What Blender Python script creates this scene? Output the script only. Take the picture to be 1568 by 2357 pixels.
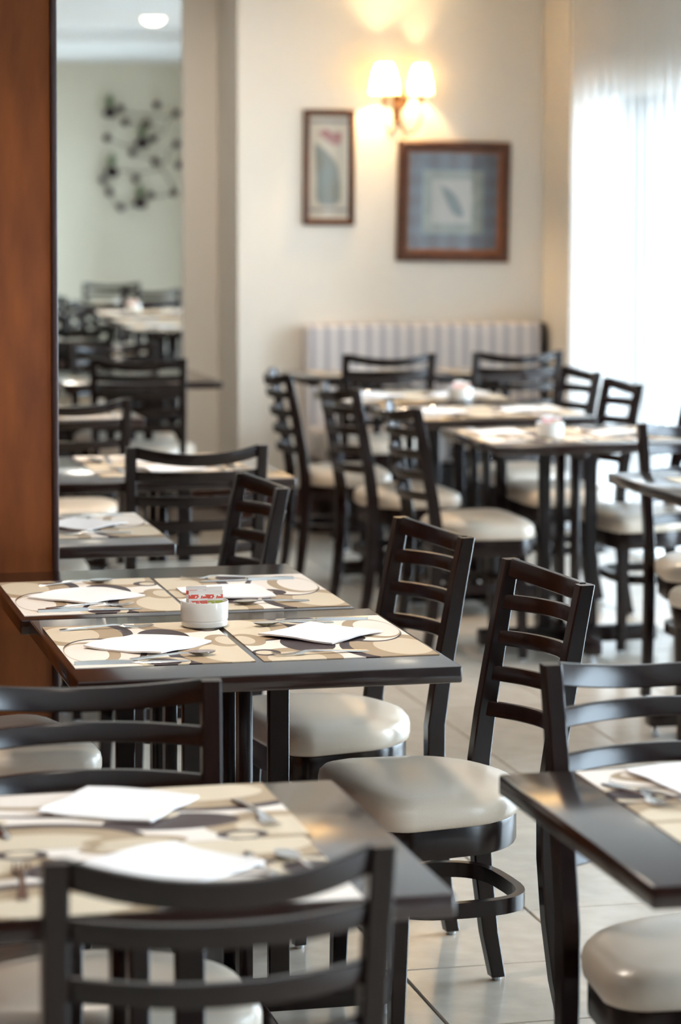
import bpy, bmesh, math, random
from mathutils import Vector, Matrix
random.seed(7)
R = math.radians
sc = bpy.context.scene
for o in list(bpy.data.objects): bpy.data.objects.remove(o)
COL = sc.collection

# ------------------------------------------------------------------ camera
# room axes: +X to the window side, +Y into the room, +Z up.  Standing photographer, 100 mm lens.
cam = bpy.data.cameras.new('camera')
camo = bpy.data.objects.new('camera', cam); COL.objects.link(camo)
cam.sensor_fit = 'VERTICAL'; cam.sensor_height = 36.0; cam.sensor_width = 24.0
cam.lens = 36.0 * 6500 / 2357
camo.location = (0, 0, 1.65)
camo.rotation_euler = (R(90 - 3.0), 0, R(-13.2))
cam.shift_y = -0.1856
cam.clip_end = 200
cam.dof.use_dof = True; cam.dof.focus_distance = 5.5; cam.dof.aperture_fstop = 3.6
cam.dof.aperture_blades = 0
sc.camera = camo

# ------------------------------------------------------------------ world: even overcast daylight
w = bpy.data.worlds.new('overcast_sky'); sc.world = w; w.use_nodes = True
bg = w.node_tree.nodes['Background']
bg.inputs['Color'].default_value = (0.68, 0.85, 1.0, 1); bg.inputs['Strength'].default_value = 9.0
sc.view_settings.view_transform = 'Standard'; sc.view_settings.look = 'None'
sc.view_settings.gamma = 1.0; sc.view_settings.use_curve_mapping = False
sc.view_settings.exposure = 1.15

def portal(name, loc, rot, sx, sy):
    l = bpy.data.lights.new(name, 'AREA'); l.shape = 'RECTANGLE'; l.size = sx; l.size_y = sy
    l.cycles.is_portal = True
    o = bpy.data.objects.new(name, l); COL.objects.link(o); o.location = loc; o.rotation_euler = rot

# ------------------------------------------------------------------ materials
def mat(name, col, rough=0.5, metal=0.0, coat=0.0, spec=0.5, bump=0.0, bscale=60, var=0.0, vscale=8, vcol=None, stretch=(1, 1, 1), coatr=0.08):
    m = bpy.data.materials.new(name); m.use_nodes = True
    nt = m.node_tree; b = nt.nodes['Principled BSDF']
    b.inputs['Base Color'].default_value = (*col, 1); b.inputs['Roughness'].default_value = rough
    b.inputs['Metallic'].default_value = metal; b.inputs['Coat Weight'].default_value = coat
    b.inputs['Coat Roughness'].default_value = coatr
    b.inputs['Specular IOR Level'].default_value = spec
    if bump or var:
        tc = nt.nodes.new('ShaderNodeTexCoord'); mp = nt.nodes.new('ShaderNodeMapping')
        mp.inputs['Scale'].default_value = stretch
        nt.links.new(tc.outputs['Object'], mp.inputs['Vector'])
    if var:
        n = nt.nodes.new('ShaderNodeTexNoise'); n.inputs['Scale'].default_value = vscale; n.inputs['Detail'].default_value = 6
        nt.links.new(mp.outputs['Vector'], n.inputs['Vector'])
        r = nt.nodes.new('ShaderNodeValToRGB')
        v2 = vcol or tuple(c * (1 - var) for c in col)
        r.color_ramp.elements[0].position = 0.3; r.color_ramp.elements[1].position = 0.7
        r.color_ramp.elements[0].color = (*v2, 1); r.color_ramp.elements[1].color = (*col, 1)
        nt.links.new(n.outputs['Fac'], r.inputs['Fac']); nt.links.new(r.outputs['Color'], b.inputs['Base Color'])
    if bump:
        n2 = nt.nodes.new('ShaderNodeTexNoise'); n2.inputs['Scale'].default_value = bscale; n2.inputs['Detail'].default_value = 4
        nt.links.new(mp.outputs['Vector'], n2.inputs['Vector'])
        bp = nt.nodes.new('ShaderNodeBump'); bp.inputs['Strength'].default_value = bump; bp.inputs['Distance'].default_value = 0.004
        nt.links.new(n2.outputs['Fac'], bp.inputs['Height']); nt.links.new(bp.outputs['Normal'], b.inputs['Normal'])
    return m

M = {}
M['wood'] = mat('espresso_wood', (0.0115, 0.0046, 0.0036), 0.23, spec=0.42, var=0.5, vscale=9, stretch=(6, 6, 1))
M['top'] = mat('espresso_tabletop', (0.022, 0.010, 0.0078), 0.20, spec=0.4, coat=0.8, var=0.4, vscale=6, stretch=(1, 9, 1), coatr=0.13)
M['seat'] = mat('cream_vinyl', (0.66, 0.565, 0.455), 0.30, coat=0.25, coatr=0.2, bump=0.08, bscale=220)
M['glide'] = mat('nylon_glide', (0.55, 0.57, 0.58), 0.35)
M['wall'] = mat('cream_paint', (0.80, 0.735, 0.635), 0.75, bump=0.04, bscale=90)
M['wall_rear'] = mat('pale_green_paint', (0.86, 0.81, 0.67), 0.75, bump=0.04, bscale=90)
M['ceiling'] = mat('white_ceiling_paint', (0.90, 0.91, 0.91), 0.8)
M['base'] = mat('mahogany_baseboard', (0.07, 0.022, 0.014), 0.35, var=0.4, vscale=5, stretch=(1, 1, 12))
M['panel'] = mat('reddish_wood_panel', (0.23, 0.064, 0.014), 0.5, spec=0.15, var=0.5, vscale=2.6, vcol=(0.12, 0.033, 0.009), stretch=(5, 1, 1.2))
M['panel_edge'] = mat('dark_panel_edging', (0.045, 0.022, 0.022), 0.45)
M['tile'] = mat('beige_tile', (0.53, 0.455, 0.375), 0.19, bump=0.10, bscale=26, var=0.16, vscale=14)
M['grout'] = mat('brown_grout', (0.20, 0.16, 0.13), 0.8)
M['napkin'] = mat('white_paper_napkin', (0.88, 0.835, 0.805), 0.85, bump=0.1, bscale=140)
M['steel'] = mat('stainless_steel', (0.72, 0.71, 0.70), 0.16, metal=1.0)
M['china'] = mat('white_china', (0.80, 0.80, 0.76), 0.15, coat=0.4)
M['frame'] = mat('walnut_frame', (0.105, 0.038, 0.015), 0.4, spec=0.3, var=0.4, vscale=30)
M['frame_lip'] = mat('copper_frame_lip', (0.34, 0.13, 0.05), 0.3)
M['paper'] = mat('ivory_paper', (0.90, 0.81, 0.67), 0.8)
M['iron'] = mat('bronzed_iron', (0.10, 0.05, 0.025), 0.45, metal=0.6)
M['vase'] = mat('dark_plum_vase', (0.030, 0.014, 0.018), 0.35)
M['bud'] = mat('plum_bud', (0.055, 0.022, 0.024), 0.5)
M['twig'] = mat('grey_twig', (0.14, 0.12, 0.095), 0.7)
M['sprig'] = mat('green_sprig', (0.10, 0.19, 0.055), 0.6)
M['winframe'] = mat('white_window_frame', (0.72, 0.74, 0.75), 0.4)
M['ground'] = mat('pale_paving', (0.62, 0.60, 0.57), 0.9, var=0.2, vscale=3)
M['leaf_art'] = mat('blue_green_leaf_print', (0.40, 0.46, 0.45), 0.7, var=0.35, vscale=9, vcol=(0.40, 0.38, 0.29))
M['tulip_art'] = mat('rose_flower_print', (0.55, 0.20, 0.17), 0.7, var=0.4, vscale=14, vcol=(0.74, 0.52, 0.50))
M['rule_art'] = mat('grey_rule_print', (0.40, 0.36, 0.33), 0.7)
M['sage_art'] = mat('sage_mount_print', (0.66, 0.66, 0.55), 0.7, var=0.25, vscale=16)
M['cream_art'] = mat('cream_print', (0.86, 0.77, 0.66), 0.7)

def glossy_mirror():
    m = bpy.data.materials.new('silvered_mirror_glass'); m.use_nodes = True
    b = m.node_tree.nodes['Principled BSDF']
    b.inputs['Base Color'].default_value = (0.90, 0.92, 0.89, 1); b.inputs['Metallic'].default_value = 1
    b.inputs['Roughness'].default_value = 0.0
    return m
M['mirror'] = glossy_mirror()

def thin_glass(name, refl=0.08, tint=(0.96, 0.98, 0.98)):
    m = bpy.data.materials.new(name); m.use_nodes = True; nt = m.node_tree; nt.nodes.clear()
    out = nt.nodes.new('ShaderNodeOutputMaterial'); t = nt.nodes.new('ShaderNodeBsdfTransparent'); t.inputs[0].default_value = (*tint, 1)
    g = nt.nodes.new('ShaderNodeBsdfGlossy'); g.inputs['Roughness'].default_value = 0.02
    mx = nt.nodes.new('ShaderNodeMixShader'); fr = nt.nodes.new('ShaderNodeFresnel'); fr.inputs['IOR'].default_value = 1.45
    nt.links.new(fr.outputs[0], mx.inputs[0]); nt.links.new(t.outputs[0], mx.inputs[1]); nt.links.new(g.outputs[0], mx.inputs[2])
    nt.links.new(mx.outputs[0], out.inputs['Surface']); return m
M['glass'] = thin_glass('clear_glass', tint=(1, 1, 1))

def sheer():
    m = bpy.data.materials.new('sheer_white_voile'); m.use_nodes = True; nt = m.node_tree; nt.nodes.clear()
    out = nt.nodes.new('ShaderNodeOutputMaterial'); t = nt.nodes.new('ShaderNodeBsdfTransparent'); t.inputs[0].default_value = (0.97, 0.98, 1, 1)
    tr = nt.nodes.new('ShaderNodeBsdfTranslucent'); tr.inputs[0].default_value = (0.93, 0.89, 0.84, 1)
    d = nt.nodes.new('ShaderNodeBsdfDiffuse'); d.inputs[0].default_value = (0.86, 0.84, 0.82, 1)
    a = nt.nodes.new('ShaderNodeMixShader'); a.inputs[0].default_value = 0.22
    b = nt.nodes.new('ShaderNodeMixShader'); b.inputs[0].default_value = 0.30
    nt.links.new(tr.outputs[0], a.inputs[1]); nt.links.new(d.outputs[0], a.inputs[2])
    nt.links.new(t.outputs[0], b.inputs[1]); nt.links.new(a.outputs[0], b.inputs[2])
    nt.links.new(b.outputs[0], out.inputs['Surface']); return m
M['sheer'] = sheer()

def shade_mat():
    m = bpy.data.materials.new('parchment_lampshade'); m.use_nodes = True; nt = m.node_tree; nt.nodes.clear()
    out = nt.nodes.new('ShaderNodeOutputMaterial')
    tr = nt.nodes.new('ShaderNodeBsdfTranslucent'); tr.inputs[0].default_value = (0.92, 0.80, 0.55, 1)
    d = nt.nodes.new('ShaderNodeBsdfDiffuse'); d.inputs[0].default_value = (0.85, 0.75, 0.55, 1)
    a = nt.nodes.new('ShaderNodeMixShader'); a.inputs[0].default_value = 0.35
    nt.links.new(tr.outputs[0], a.inputs[1]); nt.links.new(d.outputs[0], a.inputs[2]); nt.links.new(a.outputs[0], out.inputs['Surface'])
    return m
M['shade'] = shade_mat()

def emit(name, col, s):
    m = bpy.data.materials.new(name); m.use_nodes = True; nt = m.node_tree; nt.nodes.clear()
    out = nt.nodes.new('ShaderNodeOutputMaterial'); e = nt.nodes.new('ShaderNodeEmission')
    e.inputs[0].default_value = (*col, 1); e.inputs[1].default_value = s
    nt.links.new(e.outputs[0], out.inputs['Surface']); return m
M['bulb'] = emit('glowing_bulb', (1.0, 0.80, 0.50), 18.0)
M['downlight'] = emit('downlight_lens', (1.0, 0.88, 0.66), 5.0)

def placemat_mat():
    m = bpy.data.materials.new('retro_oval_print'); m.use_nodes = True; nt = m.node_tree
    b = nt.nodes['Principled BSDF']; b.inputs['Roughness'].default_value = 0.5; b.inputs['Specular IOR Level'].default_value = 0.3
    tc = nt.nodes.new('ShaderNodeTexCoord'); sp = nt.nodes.new('ShaderNodeSeparateXYZ'); nt.links.new(tc.outputs['UV'], sp.inputs[0])
    CR = (0.84, 0.74, 0.65); TA = (0.40, 0.285, 0.175); LT = (0.66, 0.54, 0.39); DK = (0.048, 0.028, 0.030)
    E = [(.80, .86, .34, .30, DK), (.79, .90, .31, .27, TA), (.79, .92, .22, .18, LT),
         (.20, .20, .31, .29, DK), (.22, .155, .30, .27, TA), (.22, .13, .20, .16, LT),
         (.64, .24, .30, .23, DK), (.65, .225, .285, .205, CR), (.67, .16, .25, .155, TA), (.67, .13, .21, .12, CR),
         (.06, .78, .22, .24, TA), (.04, .80, .15, .16, LT), (.19, .93, .075, .08, DK), (.19, .94, .045, .05, LT),
         (.36, .64, .20, .15, DK), (.47, .50, .15, .10, LT),
         (.94, .50, .115, .15, LT), (.94, .50, .08, .10, DK), (.50, .95, .15, .10, TA), (.50, .97, .10, .06, LT), (.46, .385, .095, .115, DK), (.472, .41, .05, .06, LT)]
    prev = None
    def mth(op, a, bb):
        n = nt.nodes.new('ShaderNodeMath'); n.operation = op
        for i, v in enumerate((a, bb)):
            if isinstance(v, (int, float)): n.inputs[i].default_value = v
            else: nt.links.new(v, n.inputs[i])
        return n.outputs[0]
    for cx, cy, rx, ry, c in E:
        dx = mth('DIVIDE', mth('SUBTRACT', sp.outputs[0], cx), rx); dy = mth('DIVIDE', mth('SUBTRACT', sp.outputs[1], cy), ry)
        d = mth('ADD', mth('MULTIPLY', dx, dx), mth('MULTIPLY', dy, dy))
        f = mth('LESS_THAN', d, 1.0)
        mx = nt.nodes.new('ShaderNodeMix'); mx.data_type = 'RGBA'
        nt.links.new(f, mx.inputs[0])
        if prev is None: mx.inputs[6].default_value = (*CR, 1)
        else: nt.links.new(prev, mx.inputs[6])
        mx.inputs[7].default_value = (*c, 1); prev = mx.outputs[2]
    nt.links.new(prev, b.inputs['Base Color']); return m
M['placemat'] = placemat_mat()

def stripe_mat():
    m = bpy.data.materials.new('striped_upholstery'); m.use_nodes = True; nt = m.node_tree
    b = nt.nodes['Principled BSDF']; b.inputs['Roughness'].default_value = 0.8
    tc = nt.nodes.new('ShaderNodeTexCoord'); wv = nt.nodes.new('ShaderNodeTexWave'); wv.wave_type = 'BANDS'; wv.bands_direction = 'X'
    wv.inputs['Scale'].default_value = 4.6; wv.inputs['Distortion'].default_value = 0
    wv2 = nt.nodes.new('ShaderNodeTexWave'); wv2.bands_direction = 'X'; wv2.inputs['Scale'].default_value = 13.8
    r = nt.nodes.new('ShaderNodeValToRGB'); e = r.color_ramp.elements
    e[0].position = 0.30; e[0].color = (0.38, 0.35, 0.37, 1); e[1].position = 0.55; e[1].color = (0.66, 0.60, 0.56, 1)
    ad = nt.nodes.new('ShaderNodeMath'); ad.operation = 'MULTIPLY_ADD'; ad.inputs[1].default_value = 0.25
    nt.links.new(tc.outputs['Object'], wv.inputs['Vector']); nt.links.new(tc.outputs['Object'], wv2.inputs['Vector'])
    nt.links.new(wv2.outputs['Fac'], ad.inputs[0]); nt.links.new(wv.outputs['Fac'], ad.inputs[2])
    nt.links.new(ad.outputs[0], r.inputs['Fac']); nt.links.new(r.outputs['Color'], b.inputs['Base Color']); return m
M['stripe'] = stripe_mat()

def plaid_mat():
    m = bpy.data.materials.new('blue_plaid_mount'); m.use_nodes = True; nt = m.node_tree
    b = nt.nodes['Principled BSDF']; b.inputs['Roughness'].default_value = 0.7
    tc = nt.nodes.new('ShaderNodeTexCoord')
    col = None
    for dr, scl in (('X', 3.3), ('Z', 3.3)):
        wv = nt.nodes.new('ShaderNodeTexWave'); wv.bands_direction = dr; wv.inputs['Scale'].default_value = scl
        nt.links.new(tc.outputs['Object'], wv.inputs['Vector'])
        if col is None: col = wv.outputs['Fac']
        else:
            a = nt.nodes.new('ShaderNodeMath'); a.operation = 'ADD'; nt.links.new(col, a.inputs[0]); nt.links.new(wv.outputs['Fac'], a.inputs[1])
            h = nt.nodes.new('ShaderNodeMath'); h.operation = 'MULTIPLY'; h.inputs[1].default_value = 0.5; nt.links.new(a.outputs[0], h.inputs[0]); col = h.outputs[0]
    r = nt.nodes.new('ShaderNodeValToRGB'); e = r.color_ramp.elements
    e[0].position = 0.2; e[0].color = (0.27, 0.25, 0.26, 1); e[1].position = 0.8; e[1].color = (0.33, 0.36, 0.41, 1)
    nt.links.new(col, r.inputs['Fac']); nt.links.new(r.outputs['Color'], b.inputs['Base Color']); return m
M['plaid'] = plaid_mat()

def packet_mat(name, accent):
    m = bpy.data.materials.new(name); m.use_nodes = True; nt = m.node_tree
    b = nt.nodes['Principled BSDF']; b.inputs['Roughness'].default_value = 0.6
    tc = nt.nodes.new('ShaderNodeTexCoord'); sp = nt.nodes.new('ShaderNodeSeparateXYZ'); nt.links.new(tc.outputs['Object'], sp.inputs[0])
    nz = nt.nodes.new('ShaderNodeTexNoise'); nz.inputs['Scale'].default_value = 130; nt.links.new(tc.outputs['Object'], nz.inputs['Vector'])
    def band(lo, hi, thr):
        a = nt.nodes.new('ShaderNodeMath'); a.operation = 'GREATER_THAN'; a.inputs[1].default_value = lo; nt.links.new(sp.outputs[2], a.inputs[0])
        c = nt.nodes.new('ShaderNodeMath'); c.operation = 'LESS_THAN'; c.inputs[1].default_value = hi; nt.links.new(sp.outputs[2], c.inputs[0])
        d = nt.nodes.new('ShaderNodeMath'); d.operation = 'GREATER_THAN'; d.inputs[1].default_value = thr; nt.links.new(nz.outputs['Fac'], d.inputs[0])
        e = nt.nodes.new('ShaderNodeMath'); e.operation = 'MULTIPLY'; nt.links.new(a.outputs[0], e.inputs[0]); nt.links.new(c.outputs[0], e.inputs[1])
        f = nt.nodes.new('ShaderNodeMath'); f.operation = 'MULTIPLY'; nt.links.new(e.outputs[0], f.inputs[0]); nt.links.new(d.outputs[0], f.inputs[1]); return f.outputs[0]
    m1 = nt.nodes.new('ShaderNodeMix'); m1.data_type = 'RGBA'; m1.inputs[6].default_value = (0.82, 0.80, 0.76, 1); m1.inputs[7].default_value = (0.70, 0.10, 0.07, 1)
    nt.links.new(band(0.050, 0.058, 0.42), m1.inputs[0])
    m2 = nt.nodes.new('ShaderNodeMix'); m2.data_type = 'RGBA'; m2.inputs[7].default_value = (*accent, 1)
    nt.links.new(m1.outputs[2], m2.inputs[6]); nt.links.new(band(0.022, 0.046, 0.50), m2.inputs[0])
    nt.links.new(m2.outputs[2], b.inputs['Base Color']); return m
M['packet_red'] = packet_mat('red_printed_paper', (0.75, 0.16, 0.12)); M['packet_green'] = packet_mat('green_printed_paper', (0.45, 0.50, 0.10))

# ------------------------------------------------------------------ mesh helpers
def mesh_from(name, verts, faces, smooth=False):
    me = bpy.data.meshes.new(name); me.from_pydata([tuple(v) for v in verts], [], faces); me.update()
    bm = bmesh.new(); bm.from_mesh(me); bmesh.ops.recalc_face_normals(bm, faces=bm.faces); bm.to_mesh(me); bm.free()
    if smooth:
        for p in me.polygons: p.use_smooth = True
    return me
def box_mesh(name, lo, hi, bevel=0.0, seg=2):
    bm = bmesh.new(); bmesh.ops.create_cube(bm, size=1)
    for v in bm.verts:
        v.co = Vector([lo[i] + (v.co[i] + 0.5) * (hi[i] - lo[i]) for i in range(3)])
    if bevel: bmesh.ops.bevel(bm, geom=list(bm.edges), offset=bevel, segments=seg, affect='EDGES', profile=0.5)
    me = bpy.data.meshes.new(name); bm.to_mesh(me); bm.free()
    if bevel:
        for p in me.polygons: p.use_smooth = True
        me.set_sharp_from_angle(angle=R(45))
    return me
def boxes_mesh(name, boxes):
    V, F = [], []
    for lo, hi in boxes:
        n = len(V)
        for z in (lo[2], hi[2]):
            V += [(lo[0], lo[1], z), (hi[0], lo[1], z), (hi[0], hi[1], z), (lo[0], hi[1], z)]
        F += [(n, n+3, n+2, n+1), (n+4, n+5, n+6, n+7), (n, n+1, n+5, n+4), (n+1, n+2, n+6, n+5), (n+2, n+3, n+7, n+6), (n+3, n, n+4, n+7)]
    me = bpy.data.meshes.new(name); me.from_pydata(V, [], F); me.update(); return me
def loft(name, rings, caps=True, closed=False, smooth=True, sharp=40):
    V, F = [], []; k = len(rings[0])
    for r in rings: V += r
    n = len(rings)
    for i in range(n if closed else n - 1):
        j = (i + 1) % n
        for a in range(k):
            b = (a + 1) % k
            F.append((i*k+a, i*k+b, j*k+b, j*k+a))
    if caps and not closed:
        F.append(tuple(range(k))[::-1]); F.append(tuple((n-1)*k + a for a in range(k)))
    me = mesh_from(name, V, F, smooth)
    if smooth: me.set_sharp_from_angle(angle=R(sharp))
    return me
def lathe(name, prof, seg=24):
    rings = [[Vector((r*math.cos(2*math.pi*a/seg), r*math.sin(2*math.pi*a/seg), z)) for a in range(seg)] for r, z in prof]
    return loft(name, rings)
def tube(name, pts, rad, seg=8):
    pts = [Vector(p) for p in pts]; rings = []
    rr = rad if isinstance(rad, (list, tuple)) else [rad]*len(pts)
    for i, p in enumerate(pts):
        t = (pts[min(i+1, len(pts)-1)] - pts[max(i-1, 0)]).normalized()
        ref = Vector((0, 1, 0)) if abs(t.y) < 0.9 else Vector((1, 0, 0))
        a = t.cross(ref).normalized(); b = t.cross(a).normalized()
        rings.append([p + rr[i]*(math.cos(2*math.pi*k/seg)*a + math.sin(2*math.pi*k/seg)*b) for k in range(seg)])
    return loft(name, rings)
def bez(p, n=12):
    # catmull-rom through p
    P = [Vector(q) for q in p]; P = [2*P[0]-P[1]] + P + [2*P[-1]-P[-2]]; out = []
    for i in range(1, len(P)-2):
        for k in range(n):
            t = k/n; a, b, c, d = P[i-1], P[i], P[i+1], P[i+2]
            out.append(0.5*((2*b) + (c-a)*t + (2*a-5*b+4*c-d)*t*t + (3*b-a-3*c+d)*t**3))
    out.append(P[-2]); return out

def obj(name, me, m, parent=None, loc=(0, 0, 0), rot=(0, 0, 0)):
    o = bpy.data.objects.new(name, me); COL.objects.link(o)
    if m is not None and len(me.materials) == 0: me.materials.append(m)
    o.parent = parent; o.location = loc; o.rotation_euler = rot
    return o
def empty(name, loc, rz=0.0):
    o = bpy.data.objects.new(name, None); COL.objects.link(o); o.location = loc; o.rotation_euler = (0, 0, rz); o.empty_display_size = 0.1
    return o
def tag(o, label, cat, group=None):
    o['label'] = label; o['category'] = cat
    if group: o['group'] = group
    return o
def struct(name, me, m, parent=None):
    o = obj(name, me, m, parent)
    if parent is None: o['kind'] = 'structure'
    return o
def copy_tree(root, loc, rz):
    r = root.copy(); COL.objects.link(r); r.location = loc; r.rotation_euler = (0, 0, rz)
    for ch in root.children:
        c = ch.copy(); COL.objects.link(c); c.parent = r
        for g in ch.children:
            d = g.copy(); COL.objects.link(d); d.parent = c
    return r

# ------------------------------------------------------------------ the room
WB = 13.20      # picture wall
WR = 13.73      # recessed wall with the mirror
WX = 4.11       # window wall
CZ = 2.65       # ceiling
XL, XR2, YB, YS = -2.5, 2.75, -1.6, 4.45
YC = 8.0        # where the ceiling steps down
# floor: grout bed with tiles laid on it
floor = struct('floor', boxes_mesh('floor', [((XL, YB, -0.12), (XR2, WR, -0.004)), ((XR2, YS-0.2, -0.12), (WX, WR, -0.004))]), M['grout'])
T0x, T0y, TS, GW = 1.437, 5.597, 0.401, 0.0048
tile_me = [box_mesh('floor_tile', (0, 0, -0.010), (TS-GW, TS-GW, 0.0), 0.0022, 1) for _ in range(1)][0]
tile_me.materials.append(M['tile'])
for p_ in tile_me.polygons: p_.use_smooth = False
rest = []
i0 = math.floor((XL-T0x)/TS); i1 = math.ceil((WX-T0x)/TS); j0 = math.floor((YB-T0y)/TS); j1 = math.ceil((WR-T0y)/TS)
for i in range(i0, i1):
    for j in range(j0, j1):
        x, y = T0x + i*TS + GW/2, T0y + j*TS + GW/2
        xe, ye = x + TS - GW, y + TS - GW
        cut = xe > (WX if y > YS else XR2) or x < XL or ye > (WB if x > 2.2 else WR) or y < YB
        seen = 0.6 < x < 4.0 and 4.3 < y < WR and (x < 0.36*y + 0.15) and x > 0.10*y
        if seen and not cut:
            obj('floor_tile', tile_me, None, floor, (x, y, 0))
        else:
            x, y = max(x, XL), max(y, YB); xe = min(xe, WX if y > YS else XR2); ye = min(ye, WB if x > 2.2 else WR)
            if xe - x > 0.01 and ye - y > 0.01: rest.append(((x, y, -0.010), (xe, ye, 0.0)))
tf = obj('tile_field', boxes_mesh('tile_field', rest), M['tile'], floor); tf['kind'] = 'stuff'

struct('ceiling', boxes_mesh('ceiling', [((XL-0.2, YC, CZ), (WX+0.25, WR+0.2, CZ+0.15)), ((XL-0.2, YB-0.2, CZ-0.09), (WX+0.25, YC, CZ+0.15))]), M['ceiling'])
struct('wall_back', boxes_mesh('wall_back', [((2.595, WB, -0.1), (WX+0.25, WR+0.2, CZ)), ((XL, WR, -0.1), (2.595, WR+0.2, CZ))]), M['wall'])
struct('wall_rear', boxes_mesh('wall_rear', [((XL-0.2, YB-0.2, -0.1), (XR2+0.2, YB, CZ-0.09))]), M['panel'])  # unseen wall, panelled dark so furniture facing the camera reflects less light
struct('wall_left', boxes_mesh('wall_left', [((XL-0.2, YB, -0.1), (XL, WR+0.2, CZ))]), M['panel'])  # unseen too, same dark panelling chosen to dim the near end
struct('wall_wing', boxes_mesh('wall_wing', [((XR2, YS-0.2, -0.1), (WX+0.2, YS, CZ-0.09))]), M['wall_rear'])
WT = 2.06
wins = [(9.55, 12.44), (5.1, 9.15)]
bx = [((WX, YS, WT), (WX+0.2, WB, CZ))]
edges = [YS] + [v for ab in sorted(wins) for v in ab] + [WB]
for a, b in zip(edges[0::2], edges[1::2]): bx.append(((WX, a, -0.1), (WX+0.2, b, WT)))
struct('wall_right', boxes_mesh('wall_right', bx), M['wall'])
w2 = (-0.3, 4.12); W2T = 2.47
struct('wall_side', boxes_mesh('wall_side', [((XR2, YB, W2T), (XR2+0.2, YS-0.2, CZ-0.09)), ((XR2, YB, -0.1), (XR2+0.2, w2[0], W2T)), ((XR2, w2[1], -0.1), (XR2+0.2, YS-0.2, W2T))]), M['wall'])

def window(n, x, a, b, zt, mull):
    f = []; t = 0.055
    f += [((x+.07, a, 0), (x+.13, a+t, zt)), ((x+.07, b-t, 0), (x+.13, b, zt)), ((x+.07, a+t, zt-t), (x+.13, b-t, zt)), ((x+.07, a+t, 0), (x+.13, b-t, t))]
    cs = [a + (b-a)*k/mull for k in range(1, mull)]
    for c in cs: f.append(((x+.07, c-t/2, t), (x+.13, c+t/2, zt-t)))
    o = struct('window_%d' % n, boxes_mesh('window', f), M['winframe'])
    ed = [a+t/2] + cs + [b-t/2]
    for c, d in zip(ed[:-1], ed[1:]):
        obj('pane', boxes_mesh('pane', [((x+.097, c+t/2, t), (x+.101, d-t/2, zt-t))]), M['glass'], o)
    portal('window_portal_%d' % n, (x+0.19, (a+b)/2, zt/2), (0, R(90), 0), zt, b-a)
window(1, WX, *wins[0], WT, 3); window(2, WX, *wins[1], WT, 4); window(3, XR2, *w2, W2T, 5)
struct('ground_outside', boxes_mesh('ground_outside', [((WX+0.2, YS-0.2, -0.25), (45, 60, -0.12)), ((XR2+0.2, -40, -0.25), (45, YS-0.2, -0.12))]), M['ground'])

# baseboards
BH, BT = 0.145, 0.016
struct('baseboard_back', boxes_mesh('bb', [((2.595-BT, WB-BT, 0), (WX, WB, BH)), ((2.595-BT, WB, 0), (2.595, WR-BT, BH)), ((XL, WR-BT, 0), (2.595-BT, WR, BH))]), M['base'])
struct('baseboard_right', boxes_mesh('bb', [((WX-BT, wins[0][1], 0), (WX, WB-BT, BH)), ((WX-BT, wins[1][1], 0), (WX, wins[0][0], BH)), ((WX-BT, YS, 0), (WX, wins[1][0], BH))]), M['base'])
struct('baseboard_rear', boxes_mesh('bb', [((XL, YB, 0), (XR2, YB+BT, BH)), ((XR2, YS, 0), (WX-BT, YS+BT, BH))]), M['base'])

# wood clad partition end at the left
PV = 6.43
pt = empty('wood_partition', (0.10, PV, 0)); tag(pt, 'tall reddish brown wood-clad partition at the left edge of the picture', 'partition')
obj('wood_panel', box_mesh('wood_panel', (-0.75, 0, 0), (0.729, 0.26, CZ), 0.003, 1), M['panel'], pt)
obj('edge_strip', box_mesh('edge_strip', (0.729, -0.004, 0), (0.744, 0.264, CZ), 0.003, 1), M['panel_edge'], pt)

# mirror on the recessed wall
mr = empty('wall_mirror', (1.66, WR, 0.16)); tag(mr, 'tall narrow wall mirror reflecting the dining room, beside the wood partition', 'mirror')
obj('mirror_glass', box_mesh('mirror_glass', (-0.756, -0.008, 0), (0.756, -0.001, CZ-0.165)), M['mirror'], mr)
obj('mirror_edge', boxes_mesh('mirror_edge', [((0.756, -0.0085, 0), (0.762, -0.001, CZ-0.165)), ((-0.762, -0.0085, 0), (-0.756, -0.001, CZ-0.165))]), M['glide'], mr)

# ------------------------------------------------------------------ sheer curtain
def curtain(name, x, ya, yb, zt, zb, label, seed):
    rnd = random.Random(seed); n = 330; V, F = [], []; rows = 14
    ph = [rnd.uniform(0, 6.28) for _ in range(5)]
    for r in range(rows+1):
        t = r/rows; z = zt + (zb-zt)*t
        for i in range(n+1):
            s = i/n; y = ya + (yb-ya)*s
            amp = 0.014 + 0.012*t + 0.006*math.sin(3.1*s*6+ph[3])
            d = math.sin(2*math.pi*(yb-ya)/0.125*s + 1.1*math.sin(5*s*3+ph[0]) + 0.25*t*math.sin(9*s+ph[1]))
            d2 = 0.35*math.sin(2*math.pi*(yb-ya)/0.047*s + ph[2])
            yo = (0.045*t - 0.02*math.sin(math.pi*t)) * (s**6)
            V.append((x + amp*(d + d2*0.5), y + yo, z))
    for r in range(rows):
        for i in range(n):
            a = r*(n+1)+i; F.append((a, a+1, a+n+2, a+n+1))
    me = bpy.data.meshes.new(name); me.from_pydata(V, [], F); me.update()
    for p in me.polygons: p.use_smooth = True
    root = empty(name, (0, 0, 0)); tag(root, label, 'curtain')
    obj('voile', me, M['sheer'], root)
    obj('rail', tube('rail', [(x, ya-0.1, zt+0.02), (x, yb+0.05, zt+0.02)], 0.012), M['winframe'], root)
    obj('hem', boxes_mesh('hem', [((x-0.004, ya+0.02, zb-0.003), (x+0.004, yb-0.02, zb))]), M['sheer'], root)
curtain('sheer_curtain', WX-0.125, 8.9, 12.36, CZ-0.035, 0.02, 'floor-length sheer white curtain glowing over the bright window', 3)

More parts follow.
